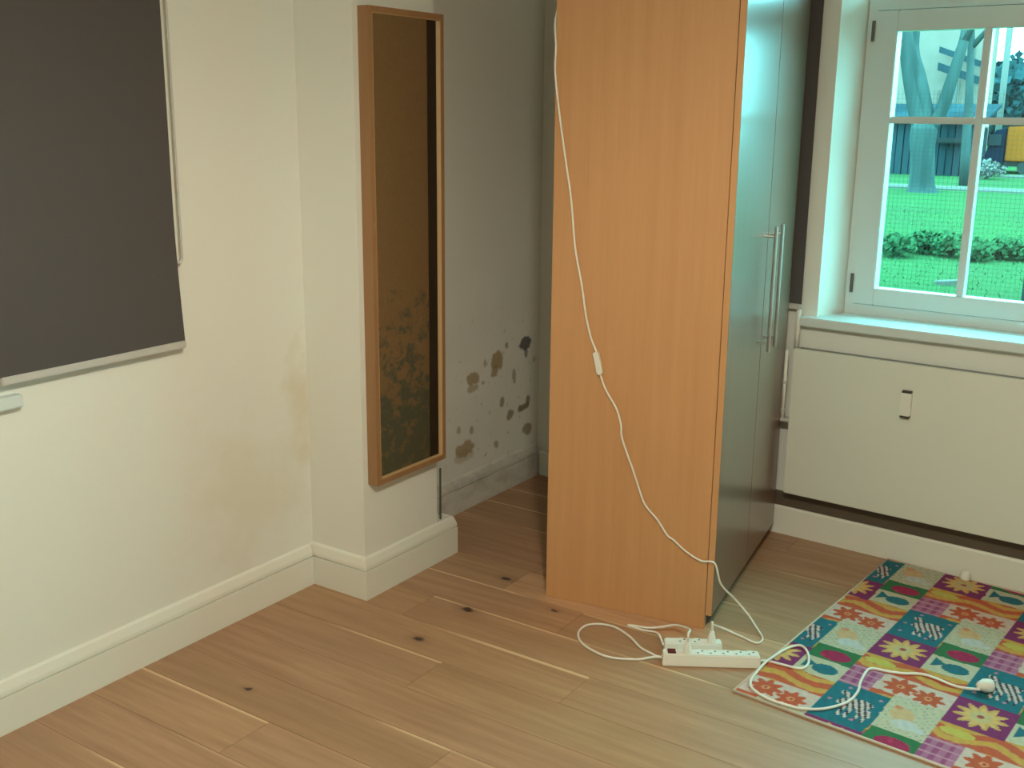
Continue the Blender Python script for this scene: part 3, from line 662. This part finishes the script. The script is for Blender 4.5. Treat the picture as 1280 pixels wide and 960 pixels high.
# weathered shed behind the tree
SY = 27.0; s0 = G(1098, 226, SY); s1 = G(1216, 226, SY); zt = G(1150, 152, SY).z
sh = thing('garden_shed', 'weathered grey board shed behind the forked tree', 'shed', (s0.x, SY, GZ))
nb = 13; Ls = (s1.x-s0.x)
for i in range(nb):
    a = Ls*i/nb; MB().box(a+.012, a+Ls/nb-.012, (i % 2)*.03, .06+(i % 2)*.03, 0, zt-GZ).build('board', 'board_grey', sh)
MB().box(0.02, Ls-.02, .10, 1.2, 0, zt-GZ-.02).build('body', 'pane_dark', sh)
MB().hexa([(-.2, -.25, zt-GZ), (Ls+.2, -.25, zt-GZ), (Ls+.2, 1.35, zt-GZ+.35), (-.2, 1.35, zt-GZ+.35), (-.2, -.25, zt-GZ+.07), (Ls+.2, -.25, zt-GZ+.07), (Ls+.2, 1.35, zt-GZ+.42), (-.2, 1.35, zt-GZ+.42)]).build('roof', 'board_grey', sh)
l0 = G(1172, 175, SY); l1 = G(1206, 175, SY)
MB().box(l0.x-s0.x, l1.x-s0.x, -.35, 0, l0.z-GZ-.05, l0.z-GZ+.06).build('ledge', 'roof', sh)
# pale house
BY = 42.0; b0 = G(1075, 100, BY); b1 = G(1227, 100, BY)
hs = thing('house', 'pale house with dark windows and sloping outside stair rails', 'house', (b0.x, BY, GZ)); Lb = b1.x-b0.x
MB().box(0, Lb, 0, 2.2, 0, 8.2).build('wall', 'facade', hs)
MB().hexa([(-.4, -.4, 8.2), (Lb+.4, -.4, 8.2), (Lb+.4, 2.6, 8.2), (-.4, 2.6, 8.2), (-.2, .9, 9.6), (Lb+.2, .9, 9.6), (Lb+.2, 1.3, 9.6), (-.2, 1.3, 9.6)]).build('roof', 'roof', hs)
for (x0_, x1_, y0_, y1_) in ((1190, 1200, 104, 136), (1206, 1215, 104, 134), (1168, 1175, 112, 138), (1214, 1221, 50, 84), (1096, 1104, 90, 122)):
    a = G(x0_, y1_, BY); b = G(x1_, y0_, BY); wn = MB().box(a.x-b0.x, b.x-b0.x, -.04, .02, a.z-GZ, b.z-GZ).build('window', 'facade', hs)
    MB().box(a.x-b0.x+.06, b.x-b0.x-.06, -.06, -.035, a.z-GZ+.06, b.z-GZ-.06).build('pane', 'pane_dark', wn)
for (xa, ya__, xb, yb__, th) in ((1175, 62, 1226, 80, .20), (1173, 83, 1224, 101, .26)):
    a = G(xa, ya__, BY-1.0); b = G(xb, yb__, BY-1.0); o_ = Vector((b0.x, BY, GZ)); a -= o_; b -= o_
    MB().hexa([a+Vector((0, -.1, -th/2)), b+Vector((0, -.1, -th/2)), b+Vector((0, .1, -th/2)), a+Vector((0, .1, -th/2)), a+Vector((0, -.1, th/2)), b+Vector((0, -.1, th/2)), b+Vector((0, .1, th/2)), a+Vector((0, .1, th/2))]).build('stair_rail', 'board_grey', hs)
    for t in (.1, .5, .9):
        c = a.lerp(b, t); MB().box(c.x-.05, c.x+.05, c.y, 0.0, c.z-.06, c.z+.06).build('rail_bracket', 'board_grey', hs)
# white pole
wp = on_floor(1243, 205, GZ)
pole = MB().tube([(0, 0, 0), (0, 0, 3.9)], .09, 10).build('lamp_post', 'blossom', smooth=True, loc=wp); tag(pole, 'thin white post standing before the distant trees', 'post')
# truck
ty = 29.0; k0 = G(1226, 207, ty); g0 = GZ
tk = thing('truck', 'dark blue truck with yellow cargo box parked beyond the lawn', 'truck', (k0.x, ty, GZ))
tx = lambda px: G(px, 190, ty).x-k0.x
zz = lambda py: G(1250, py, ty).z-GZ
MB().hexa([(0, 0, zz(205)), (tx(1258), 0, zz(205)), (tx(1258), 1.7, zz(205)), (0, 1.7, zz(205)), (.18, .1, zz(163)), (tx(1258), .1, zz(160)), (tx(1258), 1.6, zz(160)), (.18, 1.6, zz(163))]).build('cab', 'truck_blue', tk, bevel=.05)
MB().box(.12, tx(1250), -.012, .02, zz(182), zz(168)).build('side_window', 'pane_dark', tk)
MB().box(tx(1257), tx(1345), -.05, 1.8, zz(201), zz(158)).build('cargo_box', 'truck_yellow', tk, bevel=.02)
MB().box(.1, tx(1343), .1, 1.6, zz(208), zz(200)).build('chassis', 'tyre', tk)
for wx_ in (tx(1238), tx(1282), tx(1325)):
    for yy_ in (.0, 1.55): MB().tube([(wx_, yy_, .16), (wx_, yy_+.2, .16)], .16, 14).build('wheel', 'tyre', tk)
# leafy clumps
def clump(name, c, rx, ry, rz, n, leaf, m, label, cat, group=None, stem=True):
    r = thing(name, label, cat, c, 0, group); v, f = [], []
    for i in range(n):
        d = Vector((random.gauss(0, 1), random.gauss(0, 1), random.gauss(0, 1))).normalized()*(random.random()**.4)
        p = Vector((d.x*rx, d.y*ry, rz*(1+d.z)*.92+.02)); a = Vector((random.gauss(0, 1), random.gauss(0, 1), random.gauss(0, .7))).normalized()*leaf; b = a.orthogonal().normalized()*leaf*.5
        k = len(v); v += [tuple(p), tuple(p+a*.5+b), tuple(p+a), tuple(p+a*.5-b)]; f.append((k, k+1, k+2, k+3))
    mb = MB(); mb.v, mb.f = v, f; mb.build('foliage', m, r)
    if stem:
        s = MB()
        for i in range(3): s.tube([(0, 0, 0), (random.uniform(-.4, .4)*rx, random.uniform(-.3, .3)*ry, rz*1.3)], [.012*max(1, rz*3), .004*max(1, rz*3)], 6)
        s.build('stem', 'bark', r)
    return r
for i, px in enumerate((1088, 1121, 1154, 1187, 1220, 1253, 1286)):
    p = on_floor(px, 322+random.uniform(-6, 6)+(px-1150)*.05, GZ); s = random.uniform(.85, 1.15)
    clump('low_shrub', p, .15*s, .22, .10*s, 380, .055, 'leaf', 'low green weed clump in the row behind the wire fence', 'shrub', 'weed clumps along the wire fence')
clump('white_shrub', on_floor(1234, 224, GZ), .35, .3, .22, 400, .07, 'blossom', 'small white blossoming bush in front of the truck', 'bush')
for i, (px, py, w, h) in enumerate(((1246, 100, 2.2, 2.3), (1262, 96, 2.4, 2.6), (1284, 84, 3.2, 3.2), (1312, 90, 3.2, 2.8), (1050, 80, 4, 5))):
    Yd = (60, 67, 76, 86, 62)[i]; p = at_y(px, 150, Yd); clump('distant_tree', (p.x, Yd, GZ), w, w, h*.9, 1500, .6, 'far_leaf_hazed', 'blurred dark tree far beyond the truck' if i < 4 else 'tall dark tree beside the pale house', 'tree', 'distant trees' if i < 4 else None)
# paving and a board in the grass
pv0 = on_floor(1112, 236, GZ); pv1 = on_floor(1200, 236, GZ)
tag(MB().box(-2.0, 1.6, -.5, .5, 0, .03).build('path', 'paving', loc=(pv0.x+1.2, pv0.y+.8, GZ)), 'pale paved path crossing the lawn before the shed', 'path')
tag(MB().box(-2.0, 2.0, -.5, .5, 0, .03).build('path', 'paving', loc=(on_floor(1285, 216, GZ).x+1.9, on_floor(1285, 222, GZ).y, GZ)), 'pale paved strip beside the parked truck', 'path')
bp2 = on_floor(1186, 356, GZ)
tag(MB().hexa([(-.10, -.05, 0), (.10, -.05, .0), (.12, .07, 0), (-.12, .07, 0), (-.10, -.05, .02), (.10, -.05, .05), (.12, .07, .05), (-.12, .07, .02)]).build('stone_slab', 'paving', loc=bp2), 'flat pale stone slab lying in the grass', 'slab')
# wire mesh fence
FY = 8.6; fx0, fx1, fh = -4.2, 1.4, 1.5
fe = thing('wire_fence', 'fine wire mesh fence standing on the lawn outside the window', 'fence', ((fx0+fx1)/2, FY, GZ))
mb = MB(); hw = .0007; Lf = fx1-fx0; n = int(Lf/.032)
for i in range(n+1):
    x = -Lf/2+i*.032; mb.box(x-hw, x+hw, -hw, hw, 0, fh)
for i in range(int(fh/.032)+1):
    z = i*.032; mb.box(-Lf/2, Lf/2, -hw+.0024, hw+.0024, z-hw, z+hw)
fm = mb.build('wire_mesh', 'wire', fe); fm['kind'] = 'stuff'
for x in (-Lf/2, -Lf/2+2.95, -.02+Lf/2): MB().tube([(x, .03, 0), (x, .03, fh+.05)], .02, 8).build('post', 'wire', fe)
bpy.context.view_layer.update()
